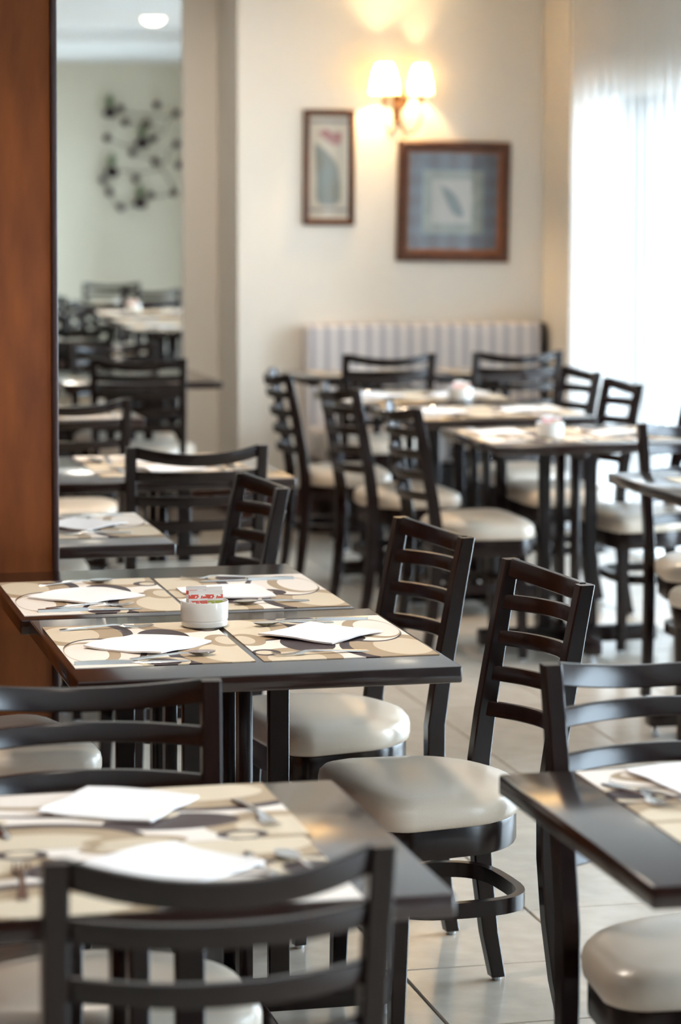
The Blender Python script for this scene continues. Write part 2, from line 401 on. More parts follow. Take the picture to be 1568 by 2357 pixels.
# ------------------------------------------------------------------ banquette
bn = empty('banquette', (3.48, WB, 0)); tag(bn, 'cream banquette with grey vertical stripes against the picture wall', 'bench')
obj('base', box_mesh('base', (-0.58, -0.40, 0), (0.585, -0.135, 0.30), 0.006), M['wood'], bn)
obj('seat_cushion', box_mesh('seat_cushion', (-0.585, -0.54, 0.301), (0.600, -0.13, 0.46), 0.04, 4), M['stripe'], bn)
obj('backrest', box_mesh('backrest', (-0.585, -0.125, 0.301), (0.590, -0.01, 0.935), 0.028, 4), M['stripe'], bn)
obj('end_panel', box_mesh('end_panel', (0.592, -0.13, 0), (0.612, -0.01, 0.93), 0.006), M['wood'], bn)

# ------------------------------------------------------------------ chairs
def seat_outline(s=1.0, n=10):
    P = []
    hw, fy, ry = 0.230, 0.155, -0.190
    def arc(cx, cy, rx, ry_, a0, a1, k):
        for i in range(k+1):
            a = R(a0 + (a1-a0)*i/k); P.append((cx + rx*math.cos(a), cy + ry_*math.sin(a)))
    arc(hw-0.06, fy-0.06, 0.06, 0.06, 0, 90, 7)
    P.append((0.08, fy+0.010)); P.append((-0.08, fy+0.010))
    arc(-hw+0.06, fy-0.06, 0.06, 0.06, 90, 180, 7)
    arc(0, -0.01, hw-0.012, 0.18, 180, 360, 18)
    return [(x*s, y*s) for x, y in P]
def make_chair():
    r = empty('dining_chair', (0, 0, 0))
    # cushion
    zs = [(0.95, 0.418), (0.985, 0.422), (1.0, 0.434), (1.0, 0.448), (0.985, 0.460), (0.94, 0.470), (0.82, 0.478), (0.6, 0.483), (0.3, 0.485)]
    obj('seat', loft('seat', [[Vector((x, y, z)) for x, y in seat_outline(s)] for s, z in zs], sharp=70), M['seat'], r)
    zs = [(0.935, 0.362), (0.95, 0.362), (0.955, 0.366), (0.955, 0.414), (0.95, 0.418), (0.90, 0.418)]
    obj('seat_frame', loft('seat_frame', [[Vector((x, y, z)) for x, y in seat_outline(s)] for s, z in zs], sharp=50), M['wood'], r)
    prof = [(0.0085, -0.232, 0.030), (0.10, -0.214, 0.034), (0.22, -0.200, 0.038), (0.34, -0.192, 0.040), (0.46, -0.192, 0.041), (0.56, -0.206, 0.039), (0.66, -0.224, 0.037), (0.77, -0.244, 0.034), (0.866, -0.263, 0.031)]
    def yat(z):
        for (z0, y0, _), (z1, y1, _) in zip(prof, prof[1:]):
            if z0 <= z <= z1: return y0 + (y1-y0)*(z-z0)/(z1-z0)
        return prof[-1][1]
    for s in (-1, 1):
        rings = []
        for z, y, d in prof:
            x = s*(0.186 + 0.006*max(0, (z-0.46)/0.4)); hx = 0.0155; hd = d/2; c = 0.003
            rings.append([Vector((x+a, y+b, z)) for a, b in ((-hx, -hd+c), (-hx+c, -hd), (hx-c, -hd), (hx, -hd+c), (hx, hd-c), (hx-c, hd), (-hx+c, hd), (-hx, hd-c))])
        obj('back_leg', loft('back_leg', rings, sharp=30), M['wood'], r)
        rings = []
        for z, hx in ((0.0085, 0.0135), (0.20, 0.0165), (0.362, 0.019)):
            x = s*(0.172 + 0.006*(0.362-z)/0.36); y = 0.105 + 0.010*(0.362-z)/0.36; c = 0.003
            rings.append([Vector((x+a, y+b, z)) for a, b in ((-hx, -hx+c), (-hx+c, -hx), (hx-c, -hx), (hx, -hx+c), (hx, hx-c), (hx-c, hx), (-hx+c, hx), (-hx, hx-c))])
        obj('leg', loft('leg', rings, sharp=30), M['wood'], r)
        obj('glide', lathe('glide', [(0.008, 0.0), (0.010, 0.002), (0.010, 0.0085), (0.006, 0.009)], 12), M['glide'], r, (s*0.178, 0.115, 0))
        obj('glide', lathe('glide', [(0.008, 0.0), (0.010, 0.002), (0.010, 0.0085), (0.006, 0.009)], 12), M['glide'], r, (s*0.186, -0.232, 0))
    # curved ladder rails, top one dipping in the middle
    for k in range(5):
        zt = 0.8675 - 0.072*k; hh = 0.036 if k == 0 else 0.030; dip = 0.020 if k == 0 else 0.0
        rings = []; N = 14; half = 0.1765 if k else 0.1765
        for i in range(N+1):
            x = -half + 2*half*i/N; u = x/half
            bow = 0.060*(1-u*u); z1 = zt - dip*(1-u*u); z0 = z1 - hh
            yy1 = yat(z1) - bow - 0.002; yy0 = yat(z0) - bow - 0.002; th = 0.008
            c = 0.0025
            rings.append([Vector((x, yy0-th, z0+c)), Vector((x, yy0-th+c, z0)), Vector((x, yy0+th-c, z0)), Vector((x, yy0+th, z0+c)),
                          Vector((x, yy1+th, z1-c)), Vector((x, yy1+th-c, z1)), Vector((x, yy1-th+c, z1)), Vector((x, yy1-th, z1-c))])
        obj('crest_rail' if k == 0 else 'rail', loft('rail', rings, sharp=35), M['wood'], r)
    # bentwood hoop stretcher
    rings = []; N = 36
    for i in range(N):
        a = 2*math.pi*i/N; ca, sa = math.cos(a), math.sin(a)
        e = 0.62
        x = 0.158*math.copysign(abs(ca)**e, ca); y = -0.040 + 0.140*math.copysign(abs(sa)**e, sa)
        nx, ny = ca, sa; t = 0.009
        rings.append([Vector((x+nx*t, y+ny*t, 0.232)), Vector((x+nx*t, y+ny*t, 0.262)), Vector((x-nx*t, y-ny*t, 0.262)), Vector((x-nx*t, y-ny*t, 0.232))])
    obj('stretcher', loft('stretcher', rings, closed=True, sharp=40), M['wood'], r)
    return r
CHAIRS = [
 # x, y of the seat centre, heading, label, group
 (0.605, 3.440, -0.5, 'nearest chair, its dark ladder back filling the lower left foreground', None),
 (0.583, 4.036, 175, 'chair across the foreground table, its curved back cut by the left edge', None),
 (1.550, 4.035, 181, 'chair with bluish window sheen on its rails, behind the right-hand foreground table', None),
 (1.402, 5.286, 95, 'chair pulled out at the near right of the sugar-bowl table, white seat fully visible', None),
 (1.366, 6.005, 97, 'chair tucked in at the far right corner of the sugar-bowl table', None),
 (0.655, 5.880, -80, 'chair left of the sugar-bowl table, its pale seat seen through chair rails', None),
 (1.455, 8.260, -1, 'black chair backing on the camera in the mid left row, wide dipped top rail', None),
 (1.186, 7.045, 94, 'chair turned sideways beside the small table just right of the wood partition', None),
 (1.045, 8.580, -92, 'chair mostly hidden by the partition, orange-lit seat under the mid left table', None),
 (1.315, 10.000, 3, 'chair half hidden by the partition, third back in the left row', None),
 (1.955, 12.130, -12, 'chair at the table under the mirror, its back to the camera', None),
 (1.970, 12.765, 180, 'chair facing the camera between the far left table and the mirror', None),
 (2.592, 10.975, -93, 'leftmost and farthest of the three side-on chairs left of the centre tables', None),
 (2.645, 10.215, -85, 'middle of the three side-on chairs left of the centre tables', None),
 (2.660, 9.300, -90, 'nearest of the three side-on chairs, by the corner of the white-bowl table', None),
 (3.030, 12.195, -3, 'chair before the banquette on the left, back to the camera, under the pictures', None),
 (3.620, 12.235, -1, 'chair before the banquette on the right, back to the camera, near the curtain', None),
 (3.275, 10.830, 92, 'chair silhouetted at the curtain, the farther one on the right of the centre tables', None),
 (3.222, 10.165, 89, 'chair silhouetted against the white window, nearer one with open square rails', None),
 (3.125, 8.135, 177, 'chair facing the camera behind the small dark table at the right edge', None),
 (3.265, 9.375, 90, 'chair cut by the right edge at the white-bowl table, pale seat and straight legs', None),
 (2.985, 7.510, 12, 'chair outside the right edge, seen in the mirror before the pale wall', None),
]
proto = make_chair()
for i, (x, y, a, lab, g) in enumerate(CHAIRS):
    if i == 0:
        c = proto; c.location = (x, y, 0); c.rotation_euler = (0, 0, R(a))
    else: c = copy_tree(proto, (x, y, 0), R(a))
    tag(c, lab, 'chair', 'dark ladder-back dining chairs')

# ------------------------------------------------------------------ tables
TZ = 0.75
def make_table(x0, x1, y0, y1, label, oy=0.0):
    cx, cy = (x0+x1)/2, (y0+y1)/2; hx, hy = (x1-x0)/2, (y1-y0)/2
    r = empty('dining_table', (cx, cy, 0)); tag(r, label, 'table', 'dark square dining tables')
    obj('tabletop', box_mesh('tabletop', (-hx, -hy, TZ-0.031), (hx, hy, TZ), 0.004, 2), M['top'], r)
    for k, (dx, dy) in enumerate(((1, 0), (-1, 0), (0, 1), (0, -1))):
        px, py = dx*0.084, dy*0.084 + oy; ax = 0.020 if dx else 0.013; ay = 0.020 if dy else 0.013
        obj('post', box_mesh('post', (px-ax, py-ay, 0.085), (px+ax, py+ay, TZ-0.066), 0.002, 1), M['wood'], r)
        obj('glide', lathe('glide', [(0.012, 0), (0.014, 0.003), (0.014, 0.008), (0.006, 0.010), (0.006, 0.031)], 12), M['glide'], r, (dx*(min(0.32, hx-0.03)-0.025), dy*(min(0.30, hy+0.03)-0.025) + oy, 0))
    ax_, ay_ = min(0.32, hx-0.03), min(0.30, hy+0.03)
    obj('base_arm', box_mesh('base_arm', (-ax_, -0.030+oy, 0.030), (ax_, 0.030+oy, 0.085), 0.008, 2), M['wood'], r)
    for s in (-1, 1):
        obj('base_arm', box_mesh('base_arm', (-0.030, oy+min(s*0.03, s*ay_), 0.030), (0.030, oy+max(s*0.03, s*ay_), 0.085), 0.008, 2), M['wood'], r)
        obj('support_beam', box_mesh('support_beam', (-0.020, oy+min(s*0.02, s*0.17), TZ-0.066), (0.020, oy+max(s*0.02, s*0.17), TZ-0.031), 0.003, 1), M['wood'], r)
    obj('support_beam', box_mesh('support_beam', (-0.24, -0.020+oy, TZ-0.066), (0.24, 0.020+oy, TZ-0.031), 0.003, 1), M['wood'], r)
    return r
TABLES = {
 'N':  (0.230, 0.940, 3.370, 4.055, 'foreground table at lower left, set with two placemats'),
 'R':  (1.190, 1.900, 3.345, 4.035, 'foreground table cut by the right edge, bare dark corner toward the camera'),
 'M1': (0.680, 1.390, 4.945, 5.655, 'in-focus middle table, nearer half, holding the white sugar bowl'),
 'M2': (0.665, 1.362, 5.665, 6.350, 'farther half of the joined middle tables, next to the wood partition'),
 'L1': (0.465, 1.175, 6.765, 7.420, 'small table just right of the partition, behind the middle tables'),
 'L2': (1.070, 1.778, 8.150, 8.930, 'mid left table behind the chair with the dipped black rail'),
 'L3': (1.600, 2.295, 12.020, 12.820, 'far left table whose corner overlaps the cream wall below the mirror'),
 'LB': (0.960, 1.670, 10.270, 10.960, 'table glimpsed between chairs in the left row, before the mirror table'),
 'C1': (2.625, 3.345, 8.930, 9.640, 'right-hand centre table with a white sugar bowl, nearest of its group'),
 'C2': (2.600, 3.310, 9.940, 10.620, 'middle table of the centre group, two white napkins showing'),
 'C3': (2.560, 3.250, 10.710, 11.420, 'farther centre table with a small sugar bowl, in front of the banquette chairs'),
 'B1': (2.680, 3.370, 12.200, 12.640, 'narrow table before the left part of the striped banquette'),
 'B2': (3.385, 3.890, 12.200, 12.640, 'narrow table before the right part of the striped banquette'),
 'R2': (2.720, 3.430, 7.370, 8.070, 'dark table corner jutting in from the right edge at mid height'),
}
OFF = {'N': 0.045, 'B1': 0.10, 'B2': 0.10, 'R2': 0.08}
for k, v in TABLES.items(): make_table(*v, oy=OFF.get(k, 0.0))

# ------------------------------------------------------------------ place settings
def placemat_mesh():
    W, D, t = 0.240, 0.168, 0.0016
    V = [(-W, -D, 0), (W, -D, 0), (W, D, 0), (-W, D, 0), (-W, -D, t), (W, -D, t), (W, D, t), (-W, D, t)]
    F = [(0, 3, 2, 1), (4, 5, 6, 7), (0, 1, 5, 4), (1, 2, 6, 5), (2, 3, 7, 6), (3, 0, 4, 7)]
    me = bpy.data.meshes.new('placemat'); me.from_pydata(V, [], F); uv = me.uv_layers.new(name='uv')
    for p in me.polygons:
        for li in p.loop_indices:
            c = me.vertices[me.loops[li].vertex_index].co; uv.data[li].uv = ((c.x/W+1)/2, (c.y/D+1)/2)
    me.materials.append(M['placemat']); return me
def napkin_mesh(seed, s=0.088, asp=1.0):
    rnd = random.Random(seed); n = 14; V, F = [], []
    p = [rnd.uniform(0, 6.28) for _ in range(6)]
    for layer in (0, 1):
        for j in range(n+1):
            for i in range(n+1):
                u, v = i/n*2-1, j/n*2-1
                x = u*s*(1+0.012*math.sin(7*v+p[0])); y = v*s*asp*(1+0.014*math.sin(6*u+p[1]))
                e = max(abs(u), abs(v))**4
                z = 0.0042 + 0.0013*math.sin(3*u+p[2])*math.cos(2.5*v+p[3]) + e*0.004*(0.5+0.5*math.sin(2.2*(u-v)+p[4]) )
                if layer == 0: z = z - 0.0028 if False else max(0.0002, z - 0.0032)
                V.append((x, y, z))
    m = (n+1)*(n+1)
    for j in range(n):
        for i in range(n):
            a = j*(n+1)+i
            F.append((a, a+n+1, a+n+2, a+1)); F.append((m+a, m+a+1, m+a+n+2, m+a+n+1))
    rim = [i for i in range(n+1)] + [(j)*(n+1)+n for j in range(1, n+1)] + [n*(n+1)+i for i in range(n-1, -1, -1)] + [j*(n+1) for j in range(n-1, 0, -1)]
    for a, b in zip(rim, rim[1:]+rim[:1]): F.append((a, b, m+b, m+a))
    me = mesh_from('napkin', V, F, True); me.set_sharp_from_angle(angle=R(50)); me.materials.append(M['napkin']); return me
def strip_rings(st):
    return [[Vector((-w, y, z)), Vector((w, y, z)), Vector((w*0.8, y, z+t)), Vector((-w*0.8, y, z+t))] for y, w, z, t in st]
def join_meshes(name, mes, m):
    bm = bmesh.new()
    for me in mes: bm.from_mesh(me)
    o = bpy.data.meshes.new(name); bm.to_mesh(o); bm.free()
    for p in o.polygons: p.use_smooth = True
    o.set_sharp_from_angle(angle=R(40)); o.materials.append(m); return o
HANDLE = [(-0.095, 0.0075, 0.0, 0.0022), (-0.080, 0.0085, 0.0006, 0.0024), (-0.03, 0.0050, 0.0040, 0.0024), (0.010, 0.0034, 0.0062, 0.0024)]
def fork_meshes():
    h = loft('h', strip_rings(HANDLE))
    head = loft('n', strip_rings([(0.010, 0.0034, 0.0062, 0.0022), (0.026, 0.0060, 0.0060, 0.0018), (0.036, 0.0115, 0.0038, 0.0016), (0.048, 0.0122, 0.0018, 0.0016)]))
    tines = []
    for k in range(4):
        c = -0.0098 + 0.00653*k
        tines.append(loft('t', [[Vector((c+a[0]-a[0]*0, y, z)) if False else Vector((c+a[0], y, z+a[1])) for a in ((-w, 0), (w, 0), (w, 0.0014), (-w, 0.0014))] for y, w, z in ((0.046, 0.0022, 0.0020), (0.070, 0.0018, 0.0004), (0.092, 0.0010, 0.0048))]))
    return join_meshes('fork', [h], M['steel']), join_meshes('fork_head', [head] + tines, M['steel'])
def knife_meshes():
    h = loft('h', strip_rings([(-0.105, 0.0085, 0.0, 0.005), (-0.07, 0.0090, 0.0, 0.006), (-0.015, 0.0070, 0.0, 0.006), (0.0, 0.0062, 0.0006, 0.0045)]))
    b = loft('b', strip_rings([(0.0, 0.0055, 0.0014, 0.0016), (0.03, 0.0095, 0.0012, 0.0014), (0.08, 0.0095, 0.0012, 0.0012), (0.102, 0.0060, 0.0012, 0.001), (0.110, 0.001, 0.0012, 0.0008)]))
    return join_meshes('knife', [h], M['steel']), join_meshes('knife_blade', [b], M['steel'])
def spoon_meshes():
    h = loft('h', strip_rings([(y*0.92, w, z, t) for y, w, z, t in HANDLE] + [(0.028, 0.0040, 0.0055, 0.002)]))
    rings = []
    for sgn, off in ((1, 0.0), (-1, 0.0013)):
        for r in ([1.0, 0.8, 0.5, 0.12] if sgn == 1 else [0.12, 0.5, 0.8, 1.0]):
            rings.append([Vector((0.0165*r*math.cos(2*math.pi*a/20), 0.052 + 0.027*r*math.sin(2*math.pi*a/20), 0.0002 + 0.0066*r*r + (0.0013 if sgn == -1 else 0))) for a in range(20)])
    b = loft('b', rings)
    return join_meshes('spoon', [h], M['steel']), join_meshes('spoon_bowl', [b], M['steel'])
MAT_ME = placemat_mesh(); NAPS = [napkin_mesh(i) for i in range(4)]
CUT = {'fork': fork_meshes(), 'knife': knife_meshes(), 'spoon': spoon_meshes()}
PARTN = {'fork': 'tines', 'knife': 'blade', 'spoon': 'bowl'}
GRP = {'fork': 'stainless forks', 'knife': 'stainless knives', 'spoon': 'stainless spoons'}
ART = {'fork': 'steel fork', 'knife': 'steel knife', 'spoon': 'steel spoon'}
def cutlery(kind, T, lx, ly, a, desc, dz=0.0):
    p = T @ Vector((lx, ly, dz)); rz = T.to_euler().z + R(a)
    h, d = CUT[kind]
    e = empty(kind, (p.x, p.y, p.z), rz); tag(e, '%s on the %s' % (ART[kind], desc), kind, GRP[kind])
    obj('handle', h, None, e); obj(PARTN[kind], d, None, e)
NS = [0]
def setting(x, y, rz, desc, napkin=(0.0, -0.005, 40), items=(('fork', -0.165, 0, 3), ('knife', 0.150, -0.005, -4), ('spoon', 0.190, -0.01, 3)), nap=True):
    k = NS[0]; NS[0] += 1
    me = obj('placemat', MAT_ME, None, None, (x, y, TZ+0.0002), (0, 0, R(rz)))
    tag(me, 'oval-patterned paper placemat, the %s' % desc, 'placemat', 'brown and cream oval-print placemats')
    T = Matrix.Translation((x, y, TZ+0.0019)) @ Matrix.Rotation(R(rz), 4, 'Z')
    if nap:
        p = T @ Vector((napkin[0], napkin[1], 0))
        n = obj('napkin', NAPS[k % 4], None, None, p, (0, 0, R(rz+napkin[2])))
        tag(n, 'white paper napkin on the %s' % desc, 'napkin', 'white paper napkins')
    for it in items: cutlery(it[0], T, *it[1:4], desc, *it[4:])
F_, K_, S_ = 'fork', 'knife', 'spoon'
# foreground left table: diners on the near and the far side
setting(0.590, 3.880, 180, 'far mat of the foreground left table', (-0.01, -0.058, 58), ((F_, -0.190, 0.03, 6), (K_, 0.175, 0.0, 4), (S_, 0.212, -0.01, -3)))
setting(0.580, 3.540, 0, 'near mat of the foreground left table', (0.03, 0.035, 32), ((F_, -0.165, 0.0, -6), (K_, 0.150, -0.015, 3), (S_, 0.200, -0.005, 12)))
# foreground right table
setting(1.545, 3.850, 180, 'far mat of the foreground right table', (0.07, -0.07, 10), ((F_, 0.205, 0.02, 12), (K_, 0.10, 0.035, -36, 0.0085), (S_, 0.165, 0.06, 14)))
setting(1.545, 3.512, 0, 'near mat of the foreground right table', (0.02, 0.0, 10))
# joined middle tables: diners on the left and right
setting(1.212, 5.310, 90, 'near right mat of the sugar-bowl table', (0.025, 0.0, 42), ((F_, -0.185, 0.05, 4), (K_, 0.200, -0.03, -3), (S_, 0.160, 0.03, 6)))
setting(0.862, 5.315, -90, 'near left mat of the sugar-bowl table', (0.03, 0.0, 47), ((F_, -0.19, -0.045, 3), (K_, 0.210, -0.06, -3), (S_, 0.165, 0.03, 8)))
setting(1.188, 5.930, 90, 'far right mat of the sugar-bowl tables', (-0.02, 0.055, 4), ((F_, 0.205, 0.02, -4), (K_, 0.165, -0.03, 2), (S_, -0.17, -0.01, 8)))
setting(0.845, 5.945, -90, 'far left mat of the sugar-bowl tables', (0.02, -0.01, 40), ((F_, 0.155, -0.02, 5), (K_, 0.200, -0.03, -2), (S_, -0.18, 0.0, 5)))
# left row
setting(1.003, 7.150, 90, 'mat beside the wood partition', (0.0, 0.01, 45), ((F_, -0.18, 0.0, 4), (K_, 0.195, -0.02, -3), (S_, 0.155, 0.03, 5)))
setting(1.455, 8.450, 0, 'near mat of the mid left table', (0.0, 0.02, 6))
setting(1.455, 8.745, 180, 'far mat of the mid left table', (0.0, -0.01, 8))
setting(1.900, 12.240, 0, 'mat of the table below the mirror', (0.0, 0.01, 8))
setting(1.380, 10.465, 0, 'mat of the table glimpsed in the left row', (0.0, 0.02, 20))
# centre group
setting(3.165, 9.290, 90, 'right mat of the white-bowl table', (0.0, 0.02, 8)); setting(2.810, 9.290, -90, 'left mat of the white-bowl table', (-0.09, -0.05, 5), ((F_, -0.205, 0.0, 3), (K_, 0.19, 0.0, -3)))
setting(3.130, 10.270, 90, 'right mat of the two-napkin centre table', (0.0, 0.02, 6)); setting(2.785, 10.270, -90, 'left mat of the two-napkin centre table', (0.0, 0.0, 4))
setting(3.075, 11.070, 90, 'right mat of the farther centre table', (0.0, 0.02, 6)); setting(2.735, 11.070, -90, 'left mat of the farther centre table', (0.0, 0.0, 42))
setting(3.020, 12.410, 0, 'mat before the left part of the banquette', (0.0, 0.0, 6)); setting(3.635, 12.410, 0, 'mat before the right part of the banquette', (0.0, 0.0, 6))
setting(3.075, 7.720, 0, 'mat of the dark table at the right edge', (0.0, 0.0, 6), ((F_, -0.185, 0.0, 8), (K_, 0.16, 0, 2), (S_, 0.20, 0, 0)))

# ------------------------------------------------------------------ sugar bowls with packets
BOWL = lathe('bowl', [(0.006, 0.0), (0.040, 0.0), (0.0455, 0.004), (0.0465, 0.012), (0.0455, 0.0135), (0.0455, 0.0150), (0.0470, 0.0165), (0.0478, 0.035), (0.0478, 0.049), (0.0470, 0.052), (0.0455, 0.052), (0.0445, 0.048), (0.0435, 0.012), (0.036, 0.006), (0.004, 0.006)], 40)
BOWL.materials.append(M['china'])
def packet_me(m):
    rings = []
    for z, h, t in ((0, 0.019, 0.0004), (0.006, 0.019, 0.0016), (0.030, 0.019, 0.0034), (0.056, 0.019, 0.0018), (0.060, 0.019, 0.0005), (0.066, 0.019, 0.0004)):
        rings.append([Vector((x, s*t*(1-(x/0.0195)**2*0.8), z)) for s, xs in ((-1, (-h, -h*.5, 0, h*.5, h)), (1, (h, h*.5, 0, -h*.5, -h))) for x in xs])
    me = loft('packet', rings, sharp=50); me.materials.append(m); return me
PK = [packet_me(M['packet_red']), packet_me(M['packet_green'])]
def sugar_bowl(x, y, desc, blab, spots):
    b = obj('sugar_bowl', BOWL, None, None, (x, y, TZ+0.0018)); tag(b, blab, 'bowl', 'white china sugar bowls')
    for k, (dx, dy, rz, tilt, kind, word, dz) in enumerate(spots):
        p = obj('sugar_packet', PK[kind], None, None, (x+dx, y+dy, TZ+0.0018+0.0072+dz), (R(tilt), 0, R(rz)))
        tag(p, '%s in %s' % (word, desc), 'packet', 'paper sugar packets')
sp6 = [(-0.0165, -0.018, 0, 2, 0, 'front left red-printed packet', 0.002), (0.0160, -0.0115, 0, 0, 1, 'front right green-printed packet', 0.0), (-0.0165, -0.006, -2, 0, 0, 'middle left red-printed packet', 0.009),
       (0.0165, -0.002, 3, 0, 1, 'middle right green-printed packet', 0.006), (-0.0160, 0.010, 3, -3, 1, 'rear left green-printed packet', 0.006), (0.0160, 0.016, -3, -3, 0, 'rear right red-printed packet', 0.002)]
sugar_bowl(1.010, 5.490, 'the sharp sugar bowl', 'white china sugar bowl in focus on the middle table, stuffed with packets', sp6)
sp4 = [(-0.0165, -0.014, 3, 3, 0, 'left red-printed packet', 0.002), (0.0165, -0.008, -3, 2, 1, 'right green-printed packet', 0.0), (0.0, 0.012, 4, -3, 0, 'rear red-printed packet', 0.004)]
sugar_bowl(2.890, 9.190, 'the nearer blurred bowl', 'blurred white sugar bowl on the right-hand centre table', sp4)
sugar_bowl(3.020, 10.790, 'the farthest bowl', 'small distant sugar bowl on the farther centre table', sp4)

# ------------------------------------------------------------------ pictures
def frame_mesh(w, h, fw, d, lipin=0.0):
    hw, hh = w/2, h/2
    prof = [(0, 0), (0, -d*0.7), (fw*0.25, -d), (fw*0.75, -d*0.8), (fw, -d*0.45), (fw, 0)]
    rings = []
    for sx, sz in ((-1, -1), (1, -1), (1, 1), (-1, 1)):
        rings.append([Vector((sx*(hw-a), b, sz*(hh-a))) for a, b in prof])
    return loft('frame', rings, closed=True, sharp=25)
def flat(name, pts, m, parent, y, t=0.0006):
    V = [(x, y, z) for x, z in pts] + [(x, y-t, z) for x, z in pts]; n = len(pts)
    F = [tuple(range(n)), tuple(range(2*n-1, n-1, -1))] + [(i, (i+1) % n, n+(i+1) % n, n+i) for i in range(n)]
    return obj(name, mesh_from(name, V, F), m, parent)
def rect(x0, x1, z0, z1): return [(x0, z0), (x1, z0), (x1, z1), (x0, z1)]
def curve2(pts, n=8): return [(p.x, p.z) for p in bez([(x, 0, z) for x, z in pts] + [(pts[0][0], 0, pts[0][1])], n)[:-1]]
p1 = empty('framed_picture', (3.037, WB-0.001, 1.681)); p1.rotation_euler = (0, R(0.4), 0)
tag(p1, 'narrow upright framed print of a rose-coloured flower and leaf, left of the sconce', 'picture', 'framed botanical prints')
obj('frame', frame_mesh(0.252, 0.552, 0.030, 0.026), M['frame'], p1)
pp = flat('print', rect(-0.100, 0.100, -0.250, 0.250), M['paper'], p1, -0.004)
flat('leaf_shape', curve2([(-0.072, 0.118), (-0.020, 0.082), (0.030, 0.030), (0.048, -0.030), (0.050, -0.165), (-0.050, -0.168), (-0.060, -0.05)]), M['leaf_art'], pp, -0.0048)
flat('flower_shape', curve2([(-0.055, 0.165), (-0.010, 0.185), (0.012, 0.165), (0.060, 0.165), (0.055, 0.115), (0.015, 0.112)]), M['tulip_art'], pp, -0.0048)
flat('stem_shape', rect(0.054, 0.060, -0.160, 0.118), M['sage_art'], pp, -0.0048)
flat('rule_line', rect(-0.092, 0.092, 0.212, 0.226), M['rule_art'], pp, -0.0048); flat('rule_line', rect(-0.092, 0.092, -0.208, -0.196), M['rule_art'], pp, -0.0048)
obj('glass', boxes_mesh('glass', [((-0.100, -0.0105, -0.250), (0.100, -0.0085, 0.250))]), M['glass'], p1)
p2 = empty('framed_picture', (3.655, WB-0.001, 1.517)); p2.rotation_euler = (0, R(1.2), 0)
tag(p2, 'large square framed print of one leaf on a blue plaid mount, below the sconce', 'picture', 'framed botanical prints')
obj('frame', frame_mesh(0.562, 0.582, 0.050, 0.034), M['frame'], p2)
obj('frame_lip', frame_mesh(0.466, 0.486, 0.012, 0.016), M['frame_lip'], p2)
pp = flat('mount', rect(-0.226, 0.226, -0.236, 0.236), M['plaid'], p2, -0.003)
flat('mount_rule', rect(-0.180, 0.172, -0.196, 0.190), M['rule_art'], pp, -0.0036)
flat('mount_field', rect(-0.174, 0.166, -0.190, 0.184), M['plaid'], pp, -0.0041)
flat('sage_square', rect(-0.152, 0.150, -0.158, 0.150), M['sage_art'], pp, -0.0047); flat('cream_square', rect(-0.108, 0.092, -0.106, 0.106), M['cream_art'], pp, -0.0053)
flat('leaf_shape', curve2([(-0.066, 0.078), (-0.006, 0.046), (0.030, -0.004), (0.052, -0.070), (0.004, -0.062), (-0.030, -0.010)]), M['leaf_art'], pp, -0.0059)
obj('glass', boxes_mesh('glass', [((-0.226, -0.0125, -0.236), (0.226, -0.0105, 0.236))]), M['glass'], p2)

# ------------------------------------------------------------------ twin wall sconce
s0 = empty('wall_sconce', (3.372, WB, 2.0)); tag(s0, 'lit two-shade wall sconce with curled bronze arms, above the pictures', 'lamp')
obj('back_plate', box_mesh('back_plate', (-0.022, -0.016, -0.10), (0.022, -0.001, 0.045), 0.006), M['iron'], s0)
obj('scroll', tube('scroll', bez([(-0.03, -0.05, -0.005), (0.0, -0.05, -0.03), (0.028, -0.05, 0.0), (0.030, -0.05, 0.035), (0.012, -0.05, 0.062)]), [0.006 + 0.016*math.sin(math.pi*min(1, k/40))**2 if k < 40 else 0.005 for k in range(49)]), M['iron'], s0)
for s, sx, dy, sr in ((-1, -0.092, -0.135, 1.0), (1, 0.098, -0.085, 0.84)):
    obj('arm', tube('arm', bez([(0.0, -0.014, -0.03), (s*0.012, -0.03, -0.10), (sx*0.55, dy*0.7, -0.155), (sx*0.98, dy, -0.10), (sx, dy, -0.02)]), 0.0055), M['iron'], s0)
    obj('tail_curl', tube('tail_curl', bez([(s*0.006, -0.014, -0.085), (s*0.020, -0.018, -0.130), (s*0.042, -0.018, -0.165), (s*0.030, -0.018, -0.176)]), 0.004), M['iron'], s0)
    obj('candle_cup', lathe('candle_cup', [(0.004, -0.022), (0.014, -0.014), (0.018, -0.004), (0.012, 0.0), (0.010, 0.030), (0.004, 0.032)], 14), M['iron'], s0, (sx, dy, 0))
    sh = lathe('lamp_shade', [(0.072*sr, 0.030), (0.066*sr, 0.062), (0.055*sr, 0.110), (0.044*sr, 0.150), (0.034*sr, 0.172)], 28)
    bm = bmesh.new(); bm.from_mesh(sh); bmesh.ops.delete(bm, geom=[f for f in bm.faces if len(f.verts) > 4], context='FACES'); bm.to_mesh(sh); bm.free()
    so = obj('lamp_shade', sh, M['shade'], s0, (sx, dy, 0))
    obj('bulb', lathe('bulb', [(0.004, 0.032), (0.010, 0.045), (0.014, 0.065), (0.011, 0.085), (0.003, 0.100)], 14), M['bulb'], s0, (sx, dy, 0))
    l = bpy.data.lights.new('sconce_bulb_light', 'POINT'); l.energy = 17.0 if s < 0 else 8.5; l.color = (1.0, 0.68, 0.33); l.shadow_soft_size = 0.018
    lo = bpy.data.objects.new('sconce_bulb_light', l); COL.objects.link(lo); lo.parent = s0; lo.location = (sx, dy, 0.092)

